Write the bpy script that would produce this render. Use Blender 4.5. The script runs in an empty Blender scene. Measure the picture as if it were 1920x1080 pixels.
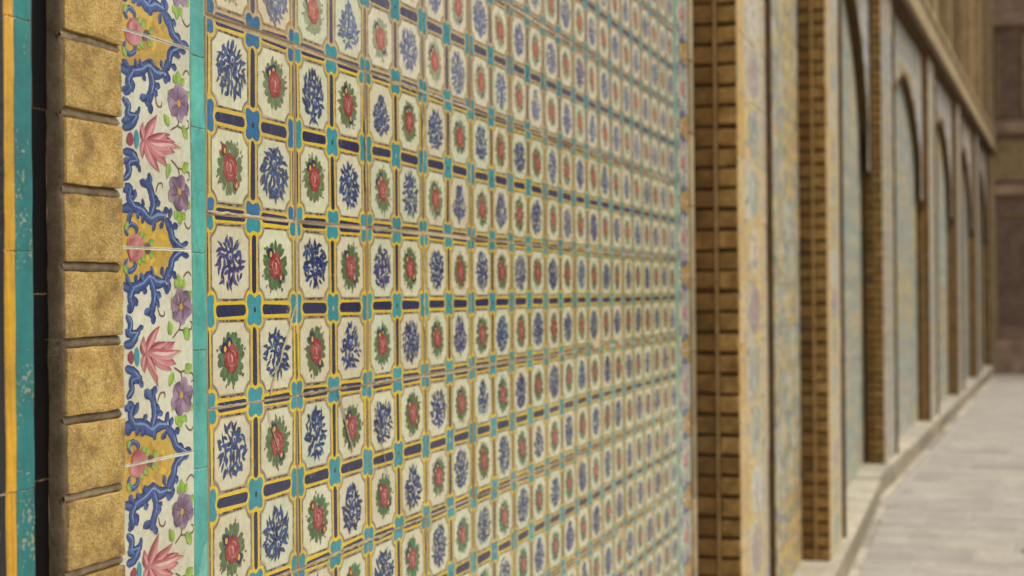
import bpy, bmesh, math, random
from mathutils import Matrix, Vector, noise as mnoise

R = math.radians
random.seed(7)
scene = bpy.context.scene
COL = scene.collection

# ------------------------------------------------------------------ camera
CAM_H = 1.555
cam_d = bpy.data.cameras.new('camera')
cam = bpy.data.objects.new('camera', cam_d); COL.objects.link(cam)
cam_d.sensor_width = 36.0; cam_d.lens = 50.0
cam_d.clip_start = 0.05; cam_d.clip_end = 2000
cam.matrix_world = (Matrix.Translation((0, 0, CAM_H)) @ Matrix.Rotation(R(90 + 0.23), 4, 'X')
                    @ Matrix.Rotation(R(-0.5), 4, 'Z'))
cam_d.dof.use_dof = True
cam_d.dof.focus_distance = 1.42
cam_d.dof.aperture_fstop = 6.8
cam_d.dof.aperture_blades = 0
scene.camera = cam

# ------------------------------------------------------------------ sky, sun, exposure
SUN_EL, SUN_AZ = 66.0, 98.0          # azimuth clockwise from +Y (towards +X)
world = bpy.data.worlds.new('World'); scene.world = world
world.use_nodes = True
nt = world.node_tree; nt.nodes.clear()
sky = nt.nodes.new('ShaderNodeTexSky'); sky.sky_type = 'NISHITA'; sky.sun_disc = False
sky.sun_elevation = R(SUN_EL); sky.sun_rotation = R(SUN_AZ)
sky.air_density = 1.2; sky.dust_density = 5.0; sky.ozone_density = 1.0
hs = nt.nodes.new('ShaderNodeHueSaturation'); hs.inputs['Saturation'].default_value = 0.22
bg = nt.nodes.new('ShaderNodeBackground'); bg.inputs['Strength'].default_value = 0.14
wo = nt.nodes.new('ShaderNodeOutputWorld')
nt.links.new(sky.outputs[0], hs.inputs['Color']); nt.links.new(hs.outputs[0], bg.inputs[0])
nt.links.new(bg.outputs[0], wo.inputs[0])
sl = bpy.data.lights.new('sun', 'SUN'); sl.energy = 0.8; sl.angle = R(25); sl.color = (1, 0.95, 0.87)
so = bpy.data.objects.new('sun', sl); COL.objects.link(so)
dirv = Vector((math.sin(R(SUN_AZ)) * math.cos(R(SUN_EL)), math.cos(R(SUN_AZ)) * math.cos(R(SUN_EL)), math.sin(R(SUN_EL))))
so.rotation_euler = (-dirv).to_track_quat('-Z', 'Y').to_euler()
so.location = (6, 6, 10)
scene.view_settings.view_transform = 'Standard'
scene.view_settings.look = 'None'
scene.view_settings.exposure = 0.43
scene.view_settings.gamma = 1.0
scene.cycles.max_bounces = 6
scene.cycles.use_denoising = True

# ------------------------------------------------------------------ helpers
def S(r, g, b):
    def f(c):
        c /= 255.0
        return c / 12.92 if c <= 0.04045 else ((c + 0.055) / 1.055) ** 2.4
    return (f(r), f(g), f(b))

def lerp(a, b, k):
    return tuple(x + (y - x) * k for x, y in zip(a, b))

def jit(c, k):
    m = 1 + random.uniform(-k, k)
    return tuple(max(0, min(1, x * m)) for x in c)

def mesh_data(name, V, F, mat, C=None, smooth=False):
    me = bpy.data.meshes.new(name)
    me.from_pydata(V, [], F)
    if C is not None:
        at = me.color_attributes.new('paint', 'FLOAT_COLOR', 'POINT')
        buf = []
        for c in C:
            buf += [c[0], c[1], c[2], 1.0]
        at.data.foreach_set('color', buf)
    if mat:
        me.materials.append(mat)
    if smooth:
        me.polygons.foreach_set('use_smooth', [True] * len(me.polygons))
    me.update()
    return me

def obj(name, me, parent=None, loc=(0, 0, 0), rot=(0, 0, 0)):
    o = bpy.data.objects.new(name, me); COL.objects.link(o)
    if parent: o.parent = parent
    o.location = loc; o.rotation_euler = rot
    return o

def tag(o, label=None, cat=None, group=None, kind=None):
    if label: o['label'] = label
    if cat: o['category'] = cat
    if group: o['group'] = group
    if kind: o['kind'] = kind
    return o

class MB:
    """collects boxes and polygons"""
    def __init__(s): s.V = []; s.F = []; s.C = []
    def poly(s, pts, c=(1, 1, 1)):
        n = len(s.V); s.V += [tuple(p) for p in pts]; s.F.append(tuple(range(n, n + len(pts))))
        s.C += [c] * len(pts) if isinstance(c[0], (int, float)) else list(c)
    def box(s, x0, x1, y0, y1, z0, z1, c=(1, 1, 1)):
        n = len(s.V)
        s.V += [(x0, y0, z0), (x1, y0, z0), (x1, y1, z0), (x0, y1, z0), (x0, y0, z1), (x1, y0, z1), (x1, y1, z1), (x0, y1, z1)]
        s.F += [(n, n + 3, n + 2, n + 1), (n + 4, n + 5, n + 6, n + 7), (n, n + 1, n + 5, n + 4), (n + 1, n + 2, n + 6, n + 5),
                (n + 2, n + 3, n + 7, n + 6), (n + 3, n, n + 4, n + 7)]
        s.C += [c] * 8
    def build(s, name, mat, parent=None, colors=False, smooth=False, loc=(0, 0, 0)):
        return obj(name, mesh_data(name, s.V, s.F, mat, s.C if colors else None, smooth), parent, loc)

def bevel_box(name, sx, sy, sz, c, mat, seg=1, rough=0.0, cuts=0, seed=0):
    """box centred on the origin with bevelled edges and optional uneven surface"""
    bm = bmesh.new()
    bmesh.ops.create_cube(bm, size=1.0)
    for v in bm.verts:
        v.co = Vector((v.co.x * sx, v.co.y * sy, v.co.z * sz))
    if cuts:
        bmesh.ops.subdivide_edges(bm, edges=bm.edges[:], cuts=cuts, use_grid_fill=True)
        off = Vector((seed * 3.7, seed * 1.3, seed * 5.1))
        hx, hy, hz = sx / 2, sy / 2, sz / 2
        for v in bm.verts:
            # round the box, then roughen it
            q = Vector((max(-hx + c, min(hx - c, v.co.x)), max(-hy + c, min(hy - c, v.co.y)), max(-hz + c, min(hz - c, v.co.z))))
            d = v.co - q
            if d.length > 1e-9:
                k = 1 + 0.45 * mnoise.noise(v.co * 55 + off)
                v.co = q + d.normalized() * min(d.length, c * k)
            v.co += Vector((mnoise.noise(v.co * 40 + off), mnoise.noise(v.co * 47 + off * 2), mnoise.noise(v.co * 43 - off))) * rough
    else:
        bmesh.ops.bevel(bm, geom=bm.edges[:], offset=c, segments=seg, affect='EDGES', profile=0.6)
        if rough:
            off = Vector((seed * 3.7, seed * 1.3, seed * 5.1))
            for v in bm.verts:
                v.co += Vector((mnoise.noise(v.co * 40 + off), mnoise.noise(v.co * 47 + off * 2), mnoise.noise(v.co * 43 - off))) * rough
    me = bpy.data.meshes.new(name); bm.to_mesh(me); bm.free()
    me.materials.append(mat)
    if cuts and c > .003:
        me.polygons.foreach_set('use_smooth', [True] * len(me.polygons))
    return me

# ------------------------------------------------------------------ materials
def new_mat(name):
    m = bpy.data.materials.new(name); m.use_nodes = True
    t = m.node_tree; p = t.nodes['Principled BSDF']
    return m, t, p

def N(t, kind, **kw):
    n = t.nodes.new(kind)
    for k, v in kw.items():
        if k in n.inputs: n.inputs[k].default_value = v
        else: setattr(n, k, v)
    return n

def world_pos(t):
    return N(t, 'ShaderNodeNewGeometry').outputs['Position']

def ramp(t, fac, stops):
    r = t.nodes.new('ShaderNodeValToRGB'); el = r.color_ramp.elements
    while len(el) < len(stops): el.new(0.5)
    for e, (p, c) in zip(el, stops):
        e.position = p; e.color = (c[0], c[1], c[2], 1)
    t.links.new(fac, r.inputs[0])
    return r.outputs[0]

def mix(t, kind, a, b, fac):
    n = t.nodes.new('ShaderNodeMix'); n.data_type = 'RGBA'; n.blend_type = kind
    for sock, v in ((n.inputs[0], fac), (n.inputs[6], a), (n.inputs[7], b)):
        if isinstance(v, (int, float)): sock.default_value = v
        elif isinstance(v, tuple): sock.default_value = (v[0], v[1], v[2], 1)
        else: t.links.new(v, sock)
    return n.outputs[2]

def noise_fac(t, pos, scale, detail=4, rough=0.55):
    n = N(t, 'ShaderNodeTexNoise', Scale=scale, Detail=detail, Roughness=rough)
    t.links.new(pos, n.inputs['Vector'])
    return n.outputs[0]

def bump(t, p, h, strength, dist):
    b = N(t, 'ShaderNodeBump', Strength=strength, Distance=dist)
    t.links.new(h, b.inputs['Height']); t.links.new(b.outputs[0], p.inputs['Normal'])

def glazed(name, rough=0.2, grime=0.35, wave=0.12, chips=0.0, spec=0.5, pooled=0.0):
    """hand painted glaze: colours come from the painted strokes, plus mottling, grime and wavy gloss"""
    m, t, p = new_mat(name); pos = world_pos(t)
    a = N(t, 'ShaderNodeAttribute', attribute_name='paint').outputs['Color']
    n1 = noise_fac(t, pos, 140, 5)
    c = mix(t, 'MULTIPLY', a, ramp(t, n1, [(0.3, (0.84, 0.83, 0.81)), (0.7, (1, 1, 1))]), 1.0)
    if pooled:
        n6 = noise_fac(t, pos, 24, 4, 0.6)
        c = mix(t, 'MULTIPLY', c, ramp(t, n6, [(0.3, (0.66, 0.72, 0.74)), (0.5, (0.95, 0.97, 0.97)), (0.72, (1.18, 1.10, 1.08))]), pooled)
    n2 = noise_fac(t, pos, 11, 6, 0.65)
    g = ramp(t, n2, [(0.42, (0, 0, 0)), (0.75, (grime, grime, grime))])
    c = mix(t, 'MULTIPLY', c, S(206, 184, 146), g)
    if chips:
        n3 = noise_fac(t, pos, 260, 3, 0.5); n4 = noise_fac(t, pos, 22, 2)
        mm = N(t, 'ShaderNodeMath', operation='MULTIPLY'); t.links.new(n3, mm.inputs[0]); t.links.new(n4, mm.inputs[1])
        k = ramp(t, mm.outputs[0], [(0.38 + (1 - chips) * .05, (0, 0, 0)), (0.43 + (1 - chips) * .05, (.6, .6, .6))])
        c = mix(t, 'MIX', c, S(170, 166, 140), k)
    t.links.new(c, p.inputs['Base Color'])
    rr = ramp(t, n2, [(0.3, (rough,) * 3), (0.8, (rough + 0.3,) * 3)])
    t.links.new(rr, p.inputs['Roughness'])
    p.inputs['Specular IOR Level'].default_value = spec; p.inputs['IOR'].default_value = 1.5 if spec < .4 else 1.65
    n5 = noise_fac(t, pos, 70, 3, 0.5)
    bump(t, p, n5, wave, 0.004)
    return m

M_TILE = glazed('glazed_tile', 0.15, 0.40, wave=0.2, chips=0.6, pooled=.22)
M_STRIP = glazed('strip_glaze', 0.16, 0.3, wave=.2, chips=0.5, pooled=.9)
M_WORN = glazed('worn_strip_glaze', 0.32, 0.4, chips=1.45, pooled=.9)
M_BLACK = glazed('black_glaze', 0.55, 0.06, spec=0.15)
M_FAR = glazed('aged_tile', 0.34, 0.32)

def masonry(name, c0, c1, c2, scale, rough=0.9, bmp=0.5, dist=0.004, stain=None, sscale=3.0, stretch=1.0, vary=1.0, grit=0.0):
    m, t, p = new_mat(name); pos = world_pos(t)
    oi = N(t, 'ShaderNodeObjectInfo')
    mp = N(t, 'ShaderNodeMapping'); mp.inputs['Scale'].default_value = (1, 1, stretch)
    ad = N(t, 'ShaderNodeVectorMath', operation='ADD')
    mu = N(t, 'ShaderNodeVectorMath', operation='SCALE'); mu.inputs[3].default_value = 37.0
    cb = N(t, 'ShaderNodeCombineXYZ')
    for i in range(3): t.links.new(oi.outputs['Random'], cb.inputs[i])
    t.links.new(cb.outputs[0], mu.inputs[0]); t.links.new(pos, ad.inputs[0]); t.links.new(mu.outputs[0], ad.inputs[1])
    t.links.new(ad.outputs[0], mp.inputs[0]); v = mp.outputs[0]
    n1 = noise_fac(t, v, scale, 8, 0.68)
    c = ramp(t, n1, [(0.28, c0), (0.5, c1), (0.74, c2)])
    n2 = noise_fac(t, v, scale * 9, 4, 0.7)
    c = mix(t, 'MULTIPLY', c, ramp(t, n2, [(0.3, (0.72, 0.70, 0.66)), (0.62, (1, 1, 1))]), 0.8)
    if grit:
        n4 = noise_fac(t, v, 520, 5, 0.75)
        c = mix(t, 'MULTIPLY', c, ramp(t, n4, [(0.34, (0.45, 0.42, 0.38)), (0.55, (1, 1, 1))]), grit)
    tint = ramp(t, oi.outputs['Random'], [(0.0, (0.66, 0.64, 0.62)), (0.5, (0.92, 0.92, 0.9)), (1.0, (1.12, 1.07, 1.0))])
    c = mix(t, 'MULTIPLY', c, tint, vary)
    if stain:
        n3 = noise_fac(t, v, sscale, 5, 0.7)
        k = ramp(t, n3, [(0.48, (0, 0, 0)), (0.68, (0.85, 0.85, 0.85))])
        c = mix(t, 'MIX', c, stain, k)
    t.links.new(c, p.inputs['Base Color']); p.inputs['Roughness'].default_value = rough
    p.inputs['Specular IOR Level'].default_value = 0.2
    bump(t, p, n2, bmp, dist)
    return m

M_RIB = masonry('rib_brick_clay', S(172, 136, 76), S(216, 181, 108), S(236, 205, 136), 40, stain=S(128, 102, 64), sscale=34, bmp=1.0, dist=0.0022, grit=.85, vary=.4)
M_JAMB = masonry('jamb_brick_clay', S(118, 90, 50), S(164, 130, 76), S(194, 160, 100), 20, stain=S(108, 80, 44), sscale=11, dist=0.006, vary=.6)
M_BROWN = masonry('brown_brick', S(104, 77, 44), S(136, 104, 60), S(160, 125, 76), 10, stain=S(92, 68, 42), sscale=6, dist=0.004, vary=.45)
M_DKBRICK = masonry('dark_brown_brick', S(72, 54, 32), S(92, 70, 42), S(112, 88, 56), 12, dist=0.004)  # dark brown for soffits, corner beads and the cornice shade course
M_JOINT = masonry('deep_joint', S(70, 52, 31), S(90, 68, 42), S(112, 88, 58), 20, dist=0.003)  # dark mortar, shadow of the brick joints put into its colour
M_MORTAR = masonry('old_mortar', S(104, 88, 64), S(138, 118, 88), S(165, 148, 115), 30, dist=0.003)
M_GRIME = masonry('sooty_mortar', S(80, 70, 56), S(106, 94, 76), S(132, 118, 96), 34, dist=0.002)
M_BEDM = masonry('bed_mortar', S(128, 114, 90), S(162, 147, 120), S(190, 176, 150), 60, dist=0.002)
M_PALE = masonry('pale_pointing', S(160, 128, 80), S(186, 154, 104), S(200, 172, 124), 20)
M_GROUT = masonry('tile_grout', S(158, 140, 108), S(190, 174, 140), S(212, 199, 168), 40, bmp=0.4, dist=0.002)
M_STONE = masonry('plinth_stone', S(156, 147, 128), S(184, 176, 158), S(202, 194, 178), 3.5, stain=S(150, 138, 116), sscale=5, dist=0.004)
M_CURB = masonry('shaded_grimy_stone', S(126, 116, 98), S(156, 146, 126), S(176, 166, 146), 5, stain=S(118, 106, 86), sscale=7, dist=0.004)  # grimy stone, darkened to carry the shade of the plinth front
M_PAVE = masonry('paving_stone', S(146, 139, 129), S(168, 161, 150), S(181, 174, 163), 3.2, stain=S(144, 136, 124), sscale=2.2, dist=0.003, vary=.6)
M_BED = masonry('paving_mortar', S(154, 148, 138), S(172, 166, 156), S(184, 178, 169), 6, dist=0.003)
M_TAN = masonry('buff_brick', S(140, 119, 86), S(167, 145, 108), S(186, 165, 128), 6, dist=0.004)
M_END = masonry('end_brick', S(136, 112, 95), S(167, 142, 122), S(190, 167, 147), 3.6, stain=S(126, 102, 88), sscale=1.2, dist=0.006)
M_DARK = masonry('opening_brown', S(118, 96, 82), S(142, 118, 103), S(162, 138, 121), 5)
M_CORN = masonry('cornice_plaster', S(132, 115, 88), S(162, 145, 113), S(182, 165, 133), 4, dist=0.004)

m, t, p = new_mat('cobweb_fibre'); p.inputs['Base Color'].default_value = (*S(95, 84, 70), 1); p.inputs['Roughness'].default_value = 0.9
M_WEB = m

# ------------------------------------------------------------------ painting on tiles
LAY = 4e-5
class Paint:
    """polygons in tile coordinates (p along the wall, q up), each with its own height above the glaze"""
    def __init__(s, rect=None, base=0.0):
        s.V = []; s.F = []; s.C = []; s.rect = rect; s.base = base
    def poly(s, pts, cols, lay):
        if isinstance(cols[0], (int, float)):
            cols = [cols] * len(pts)
        a = [(p[0], p[1], c) for p, c in zip(pts, cols)]
        if s.rect:
            x0, x1, y0, y1 = s.rect
            for ax, lim, sg in ((0, x0, 1), (0, x1, -1), (1, y0, 1), (1, y1, -1)):
                out = []
                for i in range(len(a)):
                    A, B = a[i - 1], a[i]
                    da, db = (A[ax] - lim) * sg, (B[ax] - lim) * sg
                    if (da < 0) != (db < 0):
                        k = da / (da - db)
                        out.append((A[0] + (B[0] - A[0]) * k, A[1] + (B[1] - A[1]) * k, lerp(A[2], B[2], k)))
                    if db >= 0: out.append(B)
                a = out
                if len(a) < 3: return
        n = len(s.V); h = s.base + lay * LAY
        for x, y, c in a:
            s.V.append((h, x, y)); s.C.append(c)
        s.F.append(tuple(range(n, n + len(a))))
    def ell(s, x, y, rx, ry, c, lay, ang=0, n=12, wob=0.0, c2=None):
        ph = random.uniform(0, 6.28); pts = []; cols = []
        for i in range(n):
            a = 2 * math.pi * i / n
            k = 1 + wob * math.sin(3 * a + ph) + wob * 0.6 * math.sin(5 * a - ph)
            u, v = rx * k * math.cos(a), ry * k * math.sin(a)
            pts.append((x + u * math.cos(ang) - v * math.sin(ang), y + u * math.sin(ang) + v * math.cos(ang)))
            cols.append(lerp(c, c2, 0.5 + 0.5 * math.sin(a + ph)) if c2 else c)
        s.poly(pts, cols, lay)
    def leaf(s, x, y, ang, L, W, ca, cb, lay, bend=0.0, n=5, fat=0.8):
        dx, dy = math.cos(ang), math.sin(ang); l = []; r = []
        for i in range(n + 1):
            k = i / n; off = bend * L * k * k
            px, py = x + dx * L * k - dy * off, y + dy * L * k + dx * off
            w = W * math.sin(math.pi * k ** fat) if 0 < i < n else 0
            if i in (0, n): l.append((px, py, lerp(ca, cb, 0.5)))
            else:
                l.append((px - dy * w, py + dx * w, ca)); r.append((px + dy * w, py - dx * w, cb))
        a = l + r[::-1]
        s.poly([(q[0], q[1]) for q in a], [q[2] for q in a], lay)
    def stroke(s, pts, w0, w1, ca, cb, lay, wob=0.0, sub=5):
        """smooth brush stroke through pts, dark on one side and lighter in the middle"""
        P = []
        for i in range(len(pts) - 1):
            a = pts[max(i - 1, 0)]; b = pts[i]; c = pts[i + 1]; d = pts[min(i + 2, len(pts) - 1)]
            for k in range(sub):
                t_ = k / sub
                P.append(tuple(0.5 * ((2 * b[j]) + (c[j] - a[j]) * t_ + (2 * a[j] - 5 * b[j] + 4 * c[j] - d[j]) * t_ ** 2
                                      + (3 * b[j] - a[j] - 3 * c[j] + d[j]) * t_ ** 3) for j in (0, 1)))
        P.append(pts[-1]); n = len(P); Lf = []; Mi = []; Rt = []
        for i in range(n):
            a = P[max(i - 1, 0)]; b = P[min(i + 1, n - 1)]
            dx, dy = b[0] - a[0], b[1] - a[1]; d = math.hypot(dx, dy) or 1
            w = (w0 + (w1 - w0) * i / (n - 1)) * (1 + wob * random.uniform(-1, 1))
            w *= min(1, 0.35 + 4 * min(i, n - 1 - i) / n)
            Lf.append((P[i][0] - dy / d * w, P[i][1] + dx / d * w)); Mi.append(P[i]); Rt.append((P[i][0] + dy / d * w, P[i][1] - dx / d * w))
        for i in range(n - 1):
            s.poly([Lf[i], Mi[i], Mi[i + 1], Lf[i + 1]], [ca, cb, cb, ca], lay)
            s.poly([Mi[i], Rt[i], Rt[i + 1], Mi[i + 1]], [cb, ca, ca, cb], lay)

CREAM = S(219, 217, 182); TANB = S(178, 158, 118); YEL = S(232, 196, 20); NAVY = S(4, 16, 60); TURQ = S(46, 146, 158)
RED = S(148, 34, 46); PINK = S(212, 128, 116); GREEN = S(58, 132, 84); BISC = S(176, 140, 100); OLIVE = S(104, 120, 66)
MILK = S(220, 216, 190)

def tile_body(P, hx, hy, c, th=0.004, jitter=0.0007, skirt=0.0012, n=7, pool=0.03):
    """glazed front with uneven edges and a bevelled rim down to the bed"""
    pts = []
    for sx, sy, ex, ey in ((-hx, -hy, hx, -hy), (hx, -hy, hx, hy), (hx, hy, -hx, hy), (-hx, hy, -hx, -hy)):
        for i in range(n):
            k = i / n
            pts.append([sx + (ex - sx) * k + random.uniform(-jitter, jitter), sy + (ey - sy) * k + random.uniform(-jitter, jitter)])
    m_ = len(pts); b = len(P.V)
    for x, y in pts:
        P.V.append((0.0, x, y)); P.C.append(jit(c, pool))
    for x, y in pts:
        P.V.append((-skirt, x * (1 + skirt / hx), y * (1 + skirt / hy))); P.C.append(lerp(c, BISC, 0.6))
    for x, y in pts:
        P.V.append((-th, x * (1 + skirt / hx), y * (1 + skirt / hy))); P.C.append(BISC)
    P.F.append(tuple(range(b, b + m_)))
    for k in range(2):
        o1, o2 = b + k * m_, b + (k + 1) * m_
        for i in range(m_):
            j = (i + 1) % m_
            P.F.append((o1 + i, o2 + i, o2 + j, o1 + j))

def blue_spray(P, cx, cy, L0, k, fade_sheen):
    """dense hand painted spray of blue leaves round a flower"""
    rnd = random
    dk = lerp(S(6, 24, 76), S(128, 138, 172), fade_sheen * 0.8); md = lerp(S(34, 76, 140), S(160, 168, 192), fade_sheen * 0.8)
    if rnd.random() < 0.08: dk = lerp(dk, S(56, 42, 110), 0.5); md = lerp(md, S(98, 84, 150), 0.5)
    rx, ry = rnd.uniform(0.026, 0.031), rnd.uniform(0.026, 0.030)
    fy = rnd.choice([-0.012, -0.006, 0.006, 0.012]) ; fx = rnd.uniform(-0.004, 0.004)
    style = k % 4; sym = style in (0, 2); up = (0.9, 0.2, 0.5, 0.0)[style]
    pts = []; md_ = rnd.uniform(0.0047, 0.0055); tries = 0
    while tries < 700 and len(pts) < 80:
        tries += 1
        a = rnd.uniform(0, 2 * math.pi); r = math.sqrt(rnd.random())
        x, y = rx * r * math.cos(a), ry * r * math.sin(a)
        if sym and x < 0.001: continue
        if style == 2 and abs(x) > (ry * 1.5 - y) * 0.62: continue
        if (x - fx) ** 2 + (y - fy) ** 2 < 0.0078 ** 2: continue
        if all((x - q[0]) ** 2 + (y - q[1]) ** 2 > md_ ** 2 for q in pts): pts.append((x, y))
    if sym: pts = pts + [(-x + rnd.uniform(-.001, .001), y + rnd.uniform(-.001, .001)) for x, y in pts]
    i = 0
    P.stroke([(cx + fx * 0.3, cy - ry), (cx + fx, cy + fy), (cx - fx, cy + ry * 0.8)], 0.0009, 0.0006, dk, dk, L0)
    for x, y in pts:
        dx, dy = x - fx * 0.5, (y - fy) + up * 0.022
        ang = math.atan2(dy, dx) + rnd.uniform(-0.55, 0.55)
        if rnd.random() < 0.2: ang += rnd.choice([-1, 1]) * 1.2
        L = rnd.uniform(0.009, 0.0145); W = rnd.uniform(0.0017, 0.0034)
        bend = rnd.uniform(-0.5, 0.5)
        ca, cb = (dk, lerp(dk, md, rnd.random())) if rnd.random() < 0.6 else (lerp(dk, md, .5), md)
        i += 1
        P.leaf(cx + x - math.cos(ang) * L * 0.5, cy + y - math.sin(ang) * L * 0.5, ang, L, W, ca, cb, L0 + 0.25 * i, bend, 4, rnd.uniform(0.6, 1.0))
    i = L0 + 0.25 * i + 1
    for j in range(9):
        a = 2 * math.pi * j / 9 + rnd.uniform(-.2, .2)
        P.leaf(cx + fx + 0.0028 * math.cos(a), cy + fy + 0.0028 * math.sin(a), a, 0.0068, 0.0024, dk, md, i + j * 0.25, 0.1, 4)
    P.ell(cx + fx, cy + fy, 0.0036, 0.0036, lerp(MILK, md, 0.15), i + 3, n=10)
    P.ell(cx + fx + .0004, cy + fy - .0008, 0.0022, 0.0024, md, i + 4, n=9, c2=dk)

def rose_wreath(P, cx, cy, L0, k, fade_sheen, olive):
    rnd = random
    g0 = lerp(lerp(GREEN, OLIVE, olive), CREAM, fade_sheen * 0.52); g1 = lerp(lerp(S(40, 100, 62), S(72, 84, 44), olive), CREAM, fade_sheen * 0.55)
    red = lerp(RED, S(214, 110, 96), fade_sheen * 0.7); rd = lerp(S(112, 26, 32), S(190, 90, 80), fade_sheen * 0.7); pk = lerp(PINK, CREAM, fade_sheen * 0.35)
    nv = lerp(S(28, 32, 82), S(110, 110, 140), fade_sheen * 0.6); yl = lerp(S(230, 184, 44), CREAM, fade_sheen * 0.5)
    tilt = rnd.uniform(-0.25, 0.35); ct, st = math.cos(tilt), math.sin(tilt)
    W, H = rnd.uniform(0.0205, 0.0240), rnd.uniform(0.0215, 0.0250)
    def q(u, v): return cx + u * ct - v * st, cy + u * st + v * ct
    l = L0
    for ring, nn, sc in ((0, 17, 0.96), (1, 12, 0.70)):
        for j in range(nn):
            a = 2 * math.pi * (j + rnd.uniform(-.25, .25)) / nn + ring * 0.3
            x, y = q(W * sc * math.cos(a), H * sc * math.sin(a)); l += 0.25
            P.ell(x, y, 0.0042 * rnd.uniform(.8, 1.2), 0.0066 * rnd.uniform(.85, 1.2), jit(g0, .22), l, a - math.pi / 2 + tilt + rnd.uniform(-.3, .3), 9, 0.06, g1)
    for j in range(6):
        a = rnd.uniform(0, 6.28); x, y = q(W * 1.22 * math.cos(a), H * 1.22 * math.sin(a)); l += .25
        P.leaf(x, y, a, 0.005, 0.0012, lerp(rd, g1, 0.5), rd, l, 0.2, 3)
    pans = [(-0.55, 0.78), (0.6, -0.75)] if k % 3 else [(-0.2, 0.85), (-0.72, 0.6)]
    if k % 5 == 0: pans = []
    for u, v in pans:
        x, y = q(u * W * 0.85, v * H * 0.85); l += 1
        P.ell(x, y, 0.0070, 0.0060, nv, l, n=9, wob=.12)
        P.ell(x + .0016 * -u, y - .002 * v, 0.0027, 0.0036, yl, l + 1, n=8, wob=.1); l += 1
    # the rose: dark body, petals, pale folds
    l += 1
    P.ell(cx, cy, 0.0142, 0.0148, red, l, tilt, 14, 0.07, rd)
    for j in range(7):
        a = 2 * math.pi * j / 7 + rnd.uniform(-.3, .3); x, y = q(0.0096 * math.cos(a), 0.0092 * math.sin(a)); l += .25
        P.ell(x, y, 0.0062, 0.0056, lerp(red, pk, rnd.uniform(.1, .45)), l, a, 9, 0.06, lerp(red, rd, .4))
    l += 1
    P.ell(*q(-.0005, -.001), 0.0082, 0.0076, lerp(red, pk, .38), l, tilt, 11, .06, red); l += 1
    for a0 in (2.2, 4.0, 0.2):
        p_ = [q(0.0080 * math.cos(a0 + d), 0.0082 * math.sin(a0 + d)) for d in (0, .5, 1.0, 1.5)]
        P.stroke(p_, 0.0016, 0.0008, red, lerp(pk, CREAM, .2), l, sub=3); l += .5
    P.stroke([q(-.002, .004), q(.001, .001), q(-.0005, -.005)], 0.0020, 0.0012, lerp(red, pk, .6), lerp(pk, CREAM, .5), l, sub=3)
    if k % 5 == 0:
        for u, v in ((-.6, .75), (.55, -.7)):
            x, y = q(u * W, v * H); l += 1
            P.ell(x, y, 0.0052, 0.0064, red, l, n=9, wob=.1, c2=rd); P.ell(x + .001, y - .001, .002, .003, yl, l + 1, n=7)

def wob_pts(pts, a):
    ph = [random.uniform(0, 6.28) for _ in range(4)]
    return [(x + a * math.sin(x * 210 + y * 160 + ph[0]) + a * .6 * math.sin(y * 420 + ph[1]),
             y + a * math.sin(y * 190 - x * 170 + ph[2]) + a * .6 * math.sin(x * 400 + ph[3])) for x, y in pts]

def capsule(cx, cy, hl, hw, vert, n=5):
    pts = []
    for sgn in (1, -1):
        for i in range(n + 1):
            a = -math.pi / 2 + math.pi * i / n
            pts.append((sgn * (hl - hw * .9 + hw * .9 * math.cos(a)), sgn * hw * math.sin(a)))
    return [(cx + (y if vert else x), cy + (x if vert else y)) for x, y in pts]

def cross_pts(cx, cy, r, amp=0.19, n=36):
    return [(cx + r * (1 - amp * math.cos(4 * a)) * math.cos(a), cy + r * (1 - amp * math.cos(4 * a)) * math.sin(a) * 1.05)
            for a in (2 * math.pi * i / n for i in range(n))]

def panel_pts(cx, cy, hx, hy, ch):
    pts = []
    for sx, sy, order in ((1, 1, 0), (-1, 1, 1), (-1, -1, 0), (1, -1, 1)):
        arc = []
        for i in range(5):
            a = i / 4 * math.pi / 2
            arc.append((sx * (hx - ch * (1 - math.sin(a)) * .55 - ch * .45 * (1 - i / 4) * 0 - 0), sy * (hy - ch * (1 - math.cos(a)) * .9)))
        # concave notch between (hx, hy-ch) and (hx-ch, hy)
        arc = [(sx * (hx - ch * (1 - math.cos(i / 4 * math.pi / 2) * 1.0)), sy * (hy - ch * (1 - math.sin(i / 4 * math.pi / 2)))) for i in range(5)]
        arc = [(sx * (hx - ch * (k + .10 * math.sin(math.pi * k))), sy * (hy - ch * ((1 - k) + .10 * math.sin(math.pi * k)))) for k in (0, .25, .5, .75, 1)]
        if order: arc = arc[::-1]
        pts += arc
    return [(cx + x, cy + y) for x, y in pts]

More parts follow.
